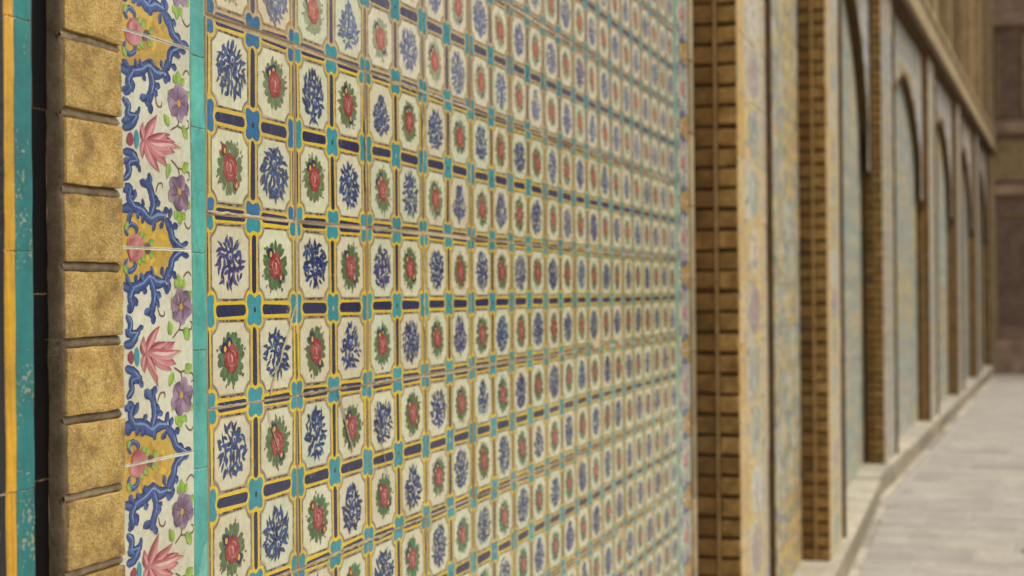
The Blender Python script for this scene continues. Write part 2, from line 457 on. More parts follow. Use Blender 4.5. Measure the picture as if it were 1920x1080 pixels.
def flower_tile_paint(row, col, fade_sheen, simple=False):
    """one 20 cm tile: four cream fields with a flower each, yellow bands, navy bars and turquoise crosses"""
    hx = 0.1 - random.uniform(0.0010, 0.0024); hy = 0.1 - random.uniform(0.0008, 0.0018)
    P = Paint((-hx + .0011, hx - .0011, -hy + .0011, hy - .0011))
    tan = jit(TANB, .08); yel = lerp(jit(YEL, .06), S(200, 178, 128), min(1, fade_sheen * 1.2)); nav = lerp(jit(NAVY, .1), S(112, 108, 126), fade_sheen * .75)
    tq = jit(TURQ, .1)
    if random.random() < .2: tq = lerp(tq, S(60, 165, 160), .6)
    if col == 0 and row > 6: tq = lerp(tq, S(44, 104, 160), .8)
    dark = lerp(S(52, 42, 34), tan, fade_sheen * .6)
    tile_body(P, hx, hy, tan)
    for i, sx in enumerate((-1, 1)):
        for j, sy in enumerate((-1, 1)):
            cx, cy = sx * .05, sy * .05
            cr = lerp(CREAM, S(226, 220, 192), .8) if fade_sheen > .6 and random.random() < .7 else lerp(CREAM, S(212, 198, 168), random.random() * .5) if random.random() < .45 else lerp(CREAM, S(206, 214, 184), random.random() * .8)  # upper fields whitened, sky sheen put into the cream
            ph, pv = .0372 + random.uniform(-.0006, .0006), .0368 + random.uniform(-.0006, .0006)
            P.poly(wob_pts(panel_pts(cx, cy, ph + .0022, pv + .0022, .0125), .0004), lerp(dark, tan, .35), 1)
            P.poly(wob_pts(panel_pts(cx, cy, ph + .0012, pv + .0012, .0125), .0004), lerp(tan, cr, .35), 2)
            P.poly(wob_pts(panel_pts(cx, cy, ph, pv, .0125), .0005), [jit(cr, .035) for _ in range(20)], 3)
            for sgn in (-1, 1):   # speckled strips by the bands
                for e in range(11):
                    P.ell(cx + random.uniform(-.024, .024), cy + sgn * (.0392 + random.uniform(-.0006, .0006)), random.uniform(.002, .005), .0011, lerp(dark, tan, random.uniform(0, .5)), 3.2, n=6, wob=.2)
                    P.ell(cx + sgn * .0392, cy + random.uniform(-.024, .024), .0008, random.uniform(.002, .005), lerp(dark, tan, random.uniform(.1, .6)), 3.2, n=6, wob=.2)
    bars = []
    for a in (-.1, 0, .1):
        for b in (-.05, .05):
            bars += [(b, a, False), (a, b, True)]
    for x, y, v in bars:
        w = .0091 * random.uniform(.9, 1.06)
        P.poly(wob_pts(capsule(x, y, .0372, w, v), .0005), yel, 4)
    cr_ = [(a, b) for a in (-.1, 0, .1) for b in (-.1, 0, .1)]
    for x, y in cr_:
        P.poly(wob_pts(cross_pts(x, y, .0206, .17), .0004), yel, 5)
    for x, y, v in bars:
        w = .0058 * random.uniform(.9, 1.1); c = jit(nav, .12)
        P.poly(wob_pts(capsule(x, y, .0325 * random.uniform(.96, 1.02), w * (.82 if v else 1), v), .0005), [lerp(c, S(28, 48, 110), random.random() * .4) for _ in range(12)], 6)
    for x, y in cr_:
        c = jit(tq, .08)
        P.poly(wob_pts(cross_pts(x, y, .0168, .21), .0005), [jit(c, .1) for _ in range(36)], 7)
    P.ell(random.uniform(-.0008, .0008), random.uniform(-.001, .001), .0027, .0034, lerp(S(44, 46, 44), CREAM, random.choice([0, 0, .1, .6])), 8, n=8, wob=.14)
    if not simple:
        for i, sx in enumerate((-1, 1)):
            for j, sy in enumerate((-1, 1)):
                gc, gr = col * 2 + i, row * 2 + j
                ox, oy = random.uniform(-.002, .002), random.uniform(-.002, .002)
                if (gc + gr) % 2: blue_spray(P, sx * .05 + ox, sy * .05 + oy, 5, random.randrange(100), fade_sheen)
                else: rose_wreath(P, sx * .05 + ox, sy * .05 + oy, 5, random.randrange(100), fade_sheen, 0.0 if row < 5 else random.uniform(.5, .9))
    return P

# ------------------------------------------------------------------ frames of the two wall directions
F_PX = 1920 / 36 * 50
TH1 = math.atan((1824 - 960) / F_PX); TH2 = math.atan((2013 - 960) / F_PX)
def frame(theta, a, t0):
    """world position of the foot point at distance a from the camera's path, t0 along the wall"""
    d = (math.sin(theta), math.cos(theta)); n = (math.cos(theta), -math.sin(theta))
    return (-a * n[0] + t0 * d[0], -a * n[1] + t0 * d[1], 0), -theta
A0 = 0.738                      # panel plane of the near wall; local x = A0 - a (out of the wall), local y = t
PL = 0.185                      # plinth top
TOPZ = 4.04
loc, rz = frame(TH1, A0, 0)
near = bpy.data.objects.new('tiled_facade', None); COL.objects.link(near); near.location = loc; near.rotation_euler = (0, 0, rz)
tag(near, 'nearest stretch of palace facade with the rose and blue-flower tile panel', 'facade')
A2 = 1.40; T2 = 11.5
loc, rz = frame(TH2, A2, T2)
far = bpy.data.objects.new('arcade_facade', None); COL.objects.link(far); far.location = loc; far.rotation_euler = (0, 0, rz)
tag(far, 'distant stretch of palace facade beyond the bend with its row of blind arches and cornice', 'facade')

# ------------------------------------------------------------------ ground
GROUND = MB(); GROUND.poly([(-400, -400, 0), (400, -400, 0), (400, 400, 0), (-400, 400, 0)])
gr = GROUND.build('courtyard_ground', M_BED); tag(gr, kind='structure')
gloc, grz = frame(TH2, 1.29, T2)
pave = bpy.data.objects.new('stone_paving', None); COL.objects.link(pave); pave.location = (gloc[0], gloc[1], 0); pave.rotation_euler = (0, 0, grz)
tag(pave, kind='structure')
SW, SL = 0.62, 0.40
stone_me = [bevel_box('paving_stone', SW - .016, SL - .014, .05, .004, M_PAVE, rough=.0015, seed=i) for i in range(4)]
alt = MB(); rr = random.Random(3)
for j in range(-26, 62):
    y = j * SL; off = (j % 2) * .5 + rr.uniform(-.12, .12)
    for i in range(18):
        x = (i + off) * SW + .05
        if x < .03 + SW / 2: 
            if i == 0 and x + SW / 2 > .12:
                alt.box(.04, x + SW / 2 - .008, y - SL / 2 + .007, y + SL / 2 - .007, -.02, .004)
            continue
        yy = y + T2 - 1.0
        if 6.2 < yy < 14.5 and x < .35 * (yy - 2.2) + .3:
            obj('paving_stone', rr.choice(stone_me), pave, (x, y, -.021 + rr.uniform(-.0015, .0015)), (rr.uniform(-.003, .003), rr.uniform(-.003, .003), rr.choice([0, math.pi])))
        else:
            alt.box(x - SW / 2 + .008, x + SW / 2 - .008, y - SL / 2 + .007, y + SL / 2 - .007, -.02, .004 + rr.uniform(-.0015, .0015))
o = alt.build('farther_paving_stones', M_PAVE, pave); tag(o, kind='stuff')

# ------------------------------------------------------------------ plinth
KT1 = 10.62     # where the near plinth meets the far one (near frame)
def plinth(name, parent, x_front, x_back, ys, label, group):
    root = bpy.data.objects.new(name, None); COL.objects.link(root)
    root.location = parent.location; root.rotation_euler = parent.rotation_euler
    tag(root, label, 'plinth', group)
    for a, b in zip(ys[:-1], ys[1:]):
        w = x_front - x_back
        me = bevel_box('plinth_block', w, b - a - .006, PL - .03, .004, M_CURB, seg=1, rough=.001, seed=a)  # front face shaded by its colour, grime in the stains
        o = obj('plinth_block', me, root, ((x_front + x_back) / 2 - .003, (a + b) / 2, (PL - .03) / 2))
        me = bevel_box('lit_top_slab', w, b - a - .006, .0295, .006, M_STONE, seg=2, rough=.001, seed=a + 1)  # added slab, paler so that the plinth top looks lit
        obj('lit_top_slab', me, root, ((x_front + x_back) / 2, (a + b) / 2, PL - .015 + random.uniform(-.001, .001)))
    y = ys[0]
    while y < ys[-1] - .05:
        y2 = min(ys[-1], y + random.uniform(.7, 1.1)); m_ = MB()
        m_.box(x_front - .02, x_front + .05 + random.uniform(-.008, .008), y + .004, y2 - .004, -.02, .02 + random.uniform(-.004, .004)); y = y2
        m_.build('foot_strip', M_STONE, root)
    return root
XN = A0 - .65
ys = [-3.0, -1.9, -.9, .1, 1.0, 2.1, 3.2, 4.25, 5.2, 6.3, 7.2, 8.15, 9.05, 9.9, KT1]
plinth('stone_plinth', near, XN, -.45, ys, 'low pale stone plinth under the nearest tiled piers, ending at the bend', 'stone plinths')
XF = A2 - 1.35
ys2 = [-.88, .1, 1.2, 2.2, 3.3, 4.5, 5.5, 6.6, 7.7, 8.8, 9.9, 11.0, 12.1, 13.2, 14.3, 15.6]
plinth('stone_plinth', far, XF, -.55, ys2, 'low pale stone plinth running along the arches beyond the bend', 'stone plinths')

# ------------------------------------------------------------------ near wall: core, panel, borders
core = MB()
core.box(-.60, -.0045, -3.0, 3.926, .0, TOPZ)
core.box(-.60, -.135, 3.90, 11.9, .0, TOPZ)
core.build('wall_core', M_MORTAR, near)

# flower tile panel
g = MB(); g.box(-.0043, -.0013, .955, 3.93, .19, 2.95)
panel = g.build('flower_tile_panel', M_GROUT, near)
panel['label'] = 'panel of cream tiles with roses and blue sprays in yellow, navy and turquoise bands'
T0, Z0 = 1.2744, 0.241
NROW, NCOL = 13, 12
def in_view(t, z, marg):
    Zd = (t + A0 * math.tan(TH1)) * math.cos(TH1)
    return abs(z - CAM_H) < 540 * Zd / F_PX + marg
rest = Paint()
for row in range(NROW):
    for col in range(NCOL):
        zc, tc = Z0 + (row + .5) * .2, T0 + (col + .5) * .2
        fade_sheen = 0.0  # worn fading, plus sky sheen painted into upper rows and farther columns
        if row >= 8: fade_sheen = random.uniform(.7, .9)
        elif row == 7: fade_sheen = random.uniform(.12, .35) if col < 6 else random.uniform(.4, .6)
        else: fade_sheen = max(0, random.uniform(-.1, .15) + .012 * col)
        vis = in_view(tc + .1, zc, .12)
        P = flower_tile_paint(row, col, fade_sheen)
        if random.random() < .10:
            tn = random.choice([(1.03, .93, .86), (.93, .99, .92), (.9, .88, .84), (1.04, 1.02, .96)])
            P.C = [tuple(min(1, a * b) for a, b in zip(c, tn)) for c in P.C]
        if vis:
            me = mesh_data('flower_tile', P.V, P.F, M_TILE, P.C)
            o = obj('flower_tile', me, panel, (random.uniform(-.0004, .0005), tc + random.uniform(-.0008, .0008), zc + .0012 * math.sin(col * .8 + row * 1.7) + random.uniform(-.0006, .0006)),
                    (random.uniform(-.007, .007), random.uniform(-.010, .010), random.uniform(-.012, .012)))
        else:
            n = len(rest.V)
            rest.V += [(v[0], v[1] + tc, v[2] + zc) for v in P.V]; rest.C += P.C
            rest.F += [tuple(i + n for i in f) for f in P.F]
o = obj('outer_flower_tiles', mesh_data('outer_flower_tiles', rest.V, rest.F, M_TILE, rest.C), panel); tag(o, kind='stuff')

# grout bed of the near wall with smears over the joints and old cracks
def smear(pts, w, h, name='grout_smear'):
    """ragged filling of mortar, slightly proud of the glaze"""
    m_ = MB(); a = []; b = []
    for i, (y, z) in enumerate(pts):
        k = w * random.uniform(.35, 1.3) * (0.15 if i in (0, len(pts) - 1) else 1)
        p0 = pts[max(i - 1, 0)]; p1 = pts[min(i + 1, len(pts) - 1)]
        dx, dy = p1[0] - p0[0], p1[1] - p0[1]; d = math.hypot(dx, dy) or 1
        k2 = w * random.uniform(.35, 1.3) * (0.15 if i in (0, len(pts) - 1) else 1)
        a.append((y - dy / d * k, z + dx / d * k)); b.append((y + dy / d * k2, z - dx / d * k2))
    for i in range(len(pts) - 1):
        e_ = max(.0004, h - .0003)
        m_.poly([(e_, *b[i]), (e_, *b[i + 1]), (h, *pts[i + 1]), (h, *pts[i])])
        m_.poly([(h, *pts[i]), (h, *pts[i + 1]), (e_, *a[i + 1]), (e_, *a[i])])
    return m_.build(name, M_GROUT, panel)
def line(y0, z0, y1, z1, step=.008, j=.0012):
    n = max(3, int(math.hypot(y1 - y0, z1 - z0) / step))
    return [(y0 + (y1 - y0) * i / n + random.uniform(-j, j), z0 + (z1 - z0) * i / n + random.uniform(-j, j)) for i in range(n + 1)]
for row in range(3, 11):
    z = Z0 + row * .2
    for col in range(NCOL):
        if random.random() < (.75 if 4 <= row <= 7 else .4):
            y = max(T0 + .002, T0 + col * .2 + random.uniform(-.02, .05))
            smear(line(y, z, y + random.uniform(.08, .24), z), random.uniform(.0012, .0034), .0009)
for col in range(1, NCOL):
    for row in range(3, 11):
        if random.random() < .4:
            z = Z0 + row * .2 + random.uniform(0, .1); y = T0 + col * .2
            smear(line(y, z, y, z + random.uniform(.06, .17)), random.uniform(.0015, .0034), .0009)
yj = T0 + .2; zj = Z0 + 7 * .2
smear(line(yj, zj + .012, yj, zj - .112), .0046, .0010)
smear(line(yj - .003, zj - .096, yj - .068, zj - .196), .0022, .0021, 'crack_filling')
smear(line(yj + .108, zj - .2, yj + .150, zj - .282), .0018, .0021, 'crack_filling')
smear(line(yj - .075, zj - .21, yj - .048, zj - .262), .0010, .0021, 'crack_filling')
smear(line(yj + .22, zj - .222, yj + .262, zj - .33), .0012, .0021, 'crack_filling')

# ---- painted floral border tiles (drawn on a 300 x 940 sheet, one tile = 14.4 x 20 cm)
def border_paint(mir):
    HX, HY = .0715, .0994
    P = Paint((-HX + .001, HX - .001, -HY + .001, HY - .001))
    bg_ = jit(S(214, 212, 186), .03)
    tile_body(P, HX, HY, bg_, jitter=.0005)
    def X(x): return (.0705 - (322 - x) / 2600.0) * (-1 if mir else 1)
    nv0, nv1 = jit(S(26, 42, 104), .2), jit(S(84, 114, 168), .15); k_w = random.uniform(1.0, 1.2)
    oc = S(200, 164, 66)
    for sg in (1, -1):
        def Y(y): return sg * (545 - y) / 4700.0
        def q(x, y): return (X(x), Y(y))
        def st(pts, w0, w1, ca, cb, lay, wob=.1):
            if ca == nv0:
                P.stroke([q(*a) for a in pts], w0 * k_w, w1 * k_w, ca, lerp(ca, cb, .7), lay, wob)
                P.stroke([(q(*a)[0] + .0012, q(*a)[1] + .0010) for a in pts[:-1]], w0 * .28, w1 * .22, cb, S(130, 158, 196), lay + 5.6, .3)
            else: P.stroke([q(*a) for a in pts], w0, w1, ca, cb, lay, wob)
        def lf(x, y, x2, y2, w, ca, cb, lay, bend=0.0, len_=None):
            a, b = q(x, y), q(x2, y2); fat = .75 if len_ is None else len_
            P.leaf(a[0], a[1], math.atan2(b[1] - a[1], b[0] - a[0]), math.hypot(b[0] - a[0], b[1] - a[1]), w, ca, cb, lay, bend, 6, fat)
        # ochre medallion round the joint
        pts = [(-60, 70), (-60, 255), (20, 262), (95, 246), (150, 222), (196, 200), (214, 140), (236, 105), (268, 70)]
        P.poly([q(*a) for a in pts], [jit(oc, .12) for _ in pts], 1)
        for _ in range(14):
            P.ell(X(random.uniform(0, 200)), Y(random.uniform(80, 220)), .006, .003, lerp(oc, random.choice([S(226, 190, 60), S(178, 132, 44)]), .7), 1.5 + random.random(), random.uniform(0, 3), 8, .15)
        # navy acanthus scrolls
        st([(300, 66), (262, 96), (236, 120), (222, 170), (196, 214)], .0030, .0062, nv0, nv1, 4)
        st([(200, 222), (160, 226), (128, 206), (92, 236), (50, 250), (-10, 236)], .0062, .0052, nv0, nv1, 4.5)
        st([(128, 214), (146, 270), (140, 330), (122, 384)], .0046, .0052, nv0, nv1, 5)
        st([(60, 246), (40, 290), (48, 330), (26, 350)], .0052, .0030, nv0, nv1, 5.5)
        st([(20, 368), (44, 400), (40, 440), (74, 446), (76, 420)], .0044, .0036, nv0, nv1, 6)
        st([(74, 446), (50, 484), (14, 494)], .0052, .0034, nv0, nv1, 6.5)
        for x, y, x2, y2, w in ((236, 120, 252, 76, .0040), (232, 130, 276, 104, .0036), (262, 96, 312, 100, .0030), (222, 170, 254, 190, .0038), (210, 190, 226, 262, .0042), (196, 214, 176, 160, .0034),
                                (180, 226, 212, 262, .0040), (160, 220, 130, 172, .0036), (146, 270, 178, 292, .0036), (142, 300, 172, 322, .0036), (138, 330, 100, 390, .0046), (134, 340, 146, 412, .0046),
                                (104, 236, 84, 186, .0034), (80, 240, 60, 200, .0032), (50, 270, 76, 330, .0040), (44, 300, 22, 346, .0040), (92, 240, 110, 290, .0034), (60, 250, 16, 200, .0040),
                                (70, 440, 92, 410, .0030), (60, 468, 20, 440, .0036)):
            lf(x + random.uniform(-4, 4), y + random.uniform(-5, 5), x2 + random.uniform(-7, 7), y2 + random.uniform(-9, 9), w * k_w, nv0, lerp(nv0, nv1, random.uniform(.3, 1)), 7 + random.random() * 2, random.uniform(-.3, .3), 1.9)
        # small loop beside the rose
        st([(36, 124), (26, 150), (44, 176), (68, 158), (66, 130)], .0024, .0024, nv0, nv1, 9)
        # palmette: half of it on each side of the middle
        pk0, pk1 = S(142, 54, 66), S(204, 130, 132)
        for x, y, x2, y2, w in ((100, 548, 172, 414, .0062), (96, 548, 98, 462, .0048), (120, 545, 222, 470, .0058), (110, 548, 198, 510, .0060), (150, 545, 246, 504, .0058)):
            lf(x, y, x2, y2, w, pk0, pk1, 10 + random.random() * 2, random.uniform(-.15, .15))
            lf(x + 8, y - 6, x2 - 10, y2 + 16, w * .35, pk1, S(222, 168, 164), 12.5 + random.random())
        # stems and curls
        br = S(104, 80, 62)
        for pts in (((230, 478), (262, 448), (270, 418)), ((262, 448), (290, 452)), ((160, 330), (170, 368), (188, 372), (190, 350)), ((286, 206), (298, 184), (312, 178), (322, 196)), ((300, 446), (318, 440), (322, 414), (310, 404))):
            st(list(pts), .0010, .0008, br, lerp(br, S(150, 120, 100), .5), 6, 0)
        # pansy
        pu0, pu1 = jit(S(88, 62, 92), .15), jit(S(176, 148, 170), .1)
        for a in range(6):
            an = a / 6 * 6.28 + .3; x, y = 270 + 29 * math.cos(an), 336 + 46 * math.sin(an)
            P.ell(X(x), Y(y), .0094, .0082, pu0, 13 + a * .25, an, 10, .08, pu1)
            lf(270, 336, 270 + 44 * math.cos(an), 336 + 70 * math.sin(an), .0016, pu0, lerp(pu0, pu1, .4), 15 + a * .1)
        P.ell(X(268), Y(342), .0032, .0036, S(206, 160, 40), 17, n=9, wob=.1)
        # leaves
        for x, y, x2, y2, w in ((266, 256, 262, 188, .0060), (256, 250, 240, 218, .0042), (276, 250, 292, 216, .0042), (240, 318, 220, 290, .0046), (300, 304, 322, 268, .0046), (226, 460, 206, 396, .0050), (290, 452, 312, 490, .0056), (286, 470, 300, 436, .0046), (222, 452, 214, 420, .004)):
            lf(x, y, x2, y2, w, S(116, 158, 48), S(164, 196, 84), 12 + random.random(), random.uniform(-.2, .2))
        # half of the rose cut by the joint, bud and small leaves
        P.ell(X(66), Y(80), .0135, .0120, S(160, 62, 72), 14, 0, 12, .06, S(206, 136, 134))
        P.ell(X(60), Y(92), .0075, .0062, S(210, 150, 146), 15, 0, 10, .08, S(164, 70, 80))
        P.ell(X(118), Y(72), .0062, .0062, S(86, 60, 80), 15, 0, 9, .08, S(130, 100, 120))
        for x, y, x2, y2 in ((96, 100, 112, 140), (128, 96, 152, 110), (20, 150, 34, 190), (84, 120, 92, 148)):
            lf(x, y, x2, y2, .0036, S(110, 150, 56), S(158, 188, 84), 13 + random.random())
    # middle of the palmette
    a, b = (X(104), 0), (X(276), 0)
    P.leaf(a[0], a[1], math.atan2(0, b[0] - a[0]), abs(b[0] - a[0]), .0052, S(176, 88, 92), S(212, 150, 146), 14, 0, 6, .7)
    P.leaf(X(130), .0003, math.atan2(0, b[0] - a[0]), abs(X(250) - X(130)), .0018, S(226, 190, 180), S(226, 190, 180), 15, 0, 5)
    P.ell(X(44), 0, .0056, .0064, S(150, 62, 76), 12, n=9, wob=.08); P.ell(X(70), 0, .0040, .0090, S(54, 150, 166), 13, n=9)
    ph = [random.uniform(0, 6.28) for _ in range(4)]
    P.V = [v if v[0] <= 0 else (v[0], v[1] + .0011 * math.sin(v[2] * 90 + ph[0]) + .0007 * math.sin(v[1] * 160 + ph[1]), v[2] + .0012 * math.sin(v[1] * 110 + ph[2]) * (1 - (v[2] / .1) ** 2)) for v in P.V]
    return mesh_data('floral_border_tile', P.V, P.F, M_TILE, P.C)
bt = [border_paint(False) for _ in range(5)]
btm = [border_paint(True) for _ in range(4)]
for k, (root_y, meshes, zr) in enumerate(((1.1740, bt, range(-2, 6)), (3.7745, btm, range(-5, 9)))):
    g = MB(); g.box(-.0030, -.0011, -.073, .073, .5, 2.6); br_ = g.build('floral_border', M_MORTAR, near, loc=(0, root_y, 0))
    br_['label'] = ['floral border strip of navy scrolls and purple pansies beside the brick rib', 'floral border strip at the far edge of the tile panel'][k]
    for i in zr:
        obj('floral_border_tile', meshes[i % len(meshes)], br_, (random.uniform(-.0002, .0004), 0, 1.5008 + i * .2), (random.uniform(-.004, .004), random.uniform(-.003, .003), random.uniform(-.005, .005)))
    # turquoise slip tiles between border and panel
    sy = (.0863, -.0865)[k]
    zs = [1.02, 1.2, 1.3825, 1.5013, 1.5985, 1.724, 1.796, 1.98, 2.1] if k == 0 else [.6, .8, 1.0, 1.2, 1.4, 1.6, 1.8, 2.0, 2.2, 2.4]
    for a, b in zip(zs[:-1], zs[1:]):
        P = Paint(); c = jit(lerp(S(78, 172, 162), S(86, 182, 164), random.random()), .06)
        tile_body(P, .0124, (b - a) / 2 - .0010, c, n=8, jitter=.0006, pool=.16)
        if k == 0 and a == 1.2:
            P.poly([(-.011, -.05), (.011, -.05), (.011, .016), (.004, .012), (-.002, -.004), (-.009, -.02)], S(120, 196, 180), 1)
        obj('turquoise_slip_tile', mesh_data('turquoise_slip_tile', P.V, P.F, M_STRIP, P.C), br_, (random.uniform(0, .0006), sy, (a + b) / 2), (random.uniform(-.008, .008), 0, random.uniform(-.02, .02)))

# pale edge moulding at the far corner of the panel
z = .19
while z < 2.95:
    m_ = MB(); m_.box(-.004, .006, 3.850, 3.905, z + .003, z + .197); m_.build('edge_moulding', M_CORN, near); z += .2
m_ = MB(); m_.box(-.132, .001, 3.906, 3.934, .19, 2.95); m_.build('corner_mortar', M_PALE, near)

# ---- brick rib
m_ = MB(); m_.box(-.004, .0075, 1.0195, 1.1022, .19, 2.9); rib = m_.build('brick_rib', M_MORTAR, near)
rib['label'] = 'projecting rib of golden bricks between black strip and floral border'
PB = .0651
for i in range(-7, 8):
    zc = 1.5815 + (i - .5) * PB
    h = .0566 + random.uniform(-.0014, .0012)
    me = bevel_box('rib_brick', .034, .0845, h, .0016, M_RIB, rough=.0008, cuts=15, seed=i + 20)
    obj('rib_brick', me, rib, (-.0008 + random.uniform(-.0008, .0010), 1.0606 + random.uniform(-.0010, .0010), zc), (random.uniform(-.012, .012), random.uniform(-.012, .012), random.uniform(-.012, .012)))
# uneven beds of mortar between the bricks
for i in range(-7, 8):
    zc = 1.5815 + i * PB; bm = bmesh.new(); rows = []
    for k in range(24):
        y = 1.0175 + k * .0037; row = []
        for dz, dx in ((-.0052, -.003), (-.0035, .0), (-.001, .0016), (.0016, .0012), (.0036, -.0006), (.0052, -.003)):
            nn = mnoise.noise(Vector((y * 130, dz * 300, i * 3.1))) + .6 * mnoise.noise(Vector((y * 420, dz * 700, i * 5.7)))
            row.append(bm.verts.new((.0112 + dx + nn * .0016, y, zc + dz)))
        rows.append(row)
    for k in range(23):
        for j in range(5):
            f = bm.faces.new((rows[k][j], rows[k + 1][j], rows[k + 1][j + 1], rows[k][j + 1])); f.smooth = True
    me = bpy.data.meshes.new('bed_mortar'); bm.to_mesh(me); bm.free(); me.materials.append(M_BEDM)
    obj('bed_mortar', me, rib)
# sooty pointing against the near side of the rib
bm = bmesh.new(); V = []; nz = 190; prof = [(-.0010, 1.0160), (.0040, 1.0155), (.0085, 1.0154), (.0122, 1.0156), (.0140, 1.0166), (.0145, 1.0200)]
for k in range(nz + 1):
    z = 1.02 + k * .006
    row = []
    for x, y in prof:
        nn = mnoise.noise(Vector((x * 160, y * 60, z * 60)))
        gap = abs(((z - 1.5815) / PB + .5) % 1 - .5)
        dip = .006 * max(0, 1 - gap * 13)
        row.append(bm.verts.new((x + nn * .0012 - (dip if x > .012 else 0), y + nn * .0008 + (dip * .3 if x > .008 else 0), z)))
    V.append(row)
for k in range(nz):
    for j in range(len(prof) - 1):
        f = bm.faces.new((V[k][j], V[k][j + 1], V[k + 1][j + 1], V[k + 1][j])); f.smooth = True
me = bpy.data.meshes.new('side_pointing'); bm.to_mesh(me); bm.free(); me.materials.append(M_GRIME)
obj('side_pointing', me, rib)

# ---- strips left of the rib: black, teal, ochre, and the edge of a black and white panel
g = MB(); g.box(-.0043, -.0012, .3, .9548, 1.0, 2.02); g.box(-.003, -.0012, .9555, 1.0155, 1.0, 2.02); bord = g.build('striped_border', M_GROUT, near)
bord['label'] = 'upright border of black, worn teal and ochre strips left of the brick rib'
def slip(name, y0, y1, zs, col, mat, deco=None):
    for a, b in zip(zs[:-1], zs[1:]):
        P = Paint(); hy, hz = (y1 - y0) / 2 - .0005, (b - a) / 2 - .0009
        tile_body(P, hy, hz, jit(col, .08), n=9, jitter=.0006, pool=.18)
        if deco: deco(P, hy, hz)
        obj(name, mesh_data(name, P.V, P.F, mat, P.C), bord, (random.uniform(-.0003, .0004), (y0 + y1) / 2, (a + b) / 2), (random.uniform(-.003, .003), 0, random.uniform(-.012, .012)))
slip('black_slip_tile', .9956, 1.0150, [1.10, 1.2495, 1.4035, 1.5585, 1.7125, 1.867, 2.02], S(14, 11, 10), M_BLACK)
slip('teal_slip_tile', .9728, .9950, [1.02, 1.21, 1.398, 1.593, 1.783, 1.974], S(34, 128, 126), M_WORN)
slip('ochre_slip_tile', .9600, .9722, [1.02, 1.21, 1.398, 1.593, 1.783, 1.974], S(222, 166, 24), M_STRIP)
def white_lobes(P, hy, hz):
    P.rect = (-hy + .001, hy - .001, -hz + .001, hz - .001)
    for k in range(3):
        for u in (.09, .055, .02, -.015, -.05):
            P.ell(hy - .022 - (.09 - u), (k - 1) * .065, .014, .022, S(206, 206, 190), 1, n=12, wob=.08)
            P.ell(hy - .022 - (.09 - u), (k - 1) * .065, .006, .010, S(60, 130, 150), 2, n=10, wob=.1)
for kx in range(3):
    slip('black_patterned_tile', .9594 - .2 * (kx + 1), .9594 - .2 * kx, [1.02, 1.21, 1.398, 1.593, 1.783, 1.974], S(18, 15, 14), M_TILE, white_lobes)

# ---- cobweb tuft caught in the brick joint
wb = MB(); rr = random.Random(11)
for k in range(46):
    y, z = 1.0125 + rr.uniform(-.004, .003), 1.514 + rr.uniform(-.007, .006); x = .013
    a = rr.uniform(0, 6.28) if k % 3 else rr.uniform(2.2, 4.1)
    L = rr.uniform(.006, .026); p0 = Vector((x, y, z)); d = Vector((rr.uniform(.0, .5), math.cos(a), math.sin(a))).normalized()
    for s_ in range(6):
        p1 = p0 + d * L / 6; d = (d + Vector((rr.uniform(-.3, .3), rr.uniform(-.5, .5), rr.uniform(-.5, .5)))).normalized()
        n1 = d.orthogonal().normalized() * .00013; n2 = d.cross(n1).normalized() * .00013
        A = [p0 + n1, p0 - n1 * .5 + n2, p0 - n1 * .5 - n2]; B = [v + (p1 - p0) for v in A]
        for i in range(3):
            wb.poly([A[i], A[(i + 1) % 3], B[(i + 1) % 3], B[i]])
        p0 = p1
web = wb.build('cobweb', M_WEB); web.location = near.location; web.rotation_euler = near.rotation_euler
tag(web, 'wispy grey cobweb tuft caught in the brick joint beside the black strip', 'cobweb')

# ------------------------------------------------------------------ piers, jambs and blind arches
def arch_z(s, spring, rise):
    s = abs(s)
    return spring + rise * (0.86 * (1 - s ** 2.1) ** 0.5 + 0.14 * (1 - s))

PAL = [S(196, 190, 168), S(206, 200, 176), S(176, 184, 186), S(204, 182, 120), S(188, 176, 168), S(170, 184, 176)]
DOTS = [S(60, 140, 152), S(92, 116, 160), S(202, 124, 112), S(208, 168, 54), S(108, 144, 84), S(218, 210, 182), S(84, 84, 128), S(212, 180, 96), S(196, 164, 84), S(150, 160, 116)]
def dotted_tile(P, hy, hz, base, n, lay0=1, dots=DOTS, size=(.006, .02)):
    for i in range(n):
        c = lerp(random.choice(dots), base, random.uniform(0, .3))
        r = random.uniform(*size)
        P.ell(random.uniform(-hy, hy), random.uniform(-hz, hz), r, r * random.uniform(.7, 1.5), c, lay0 + i * .25, random.uniform(0, 3), 8, .12)

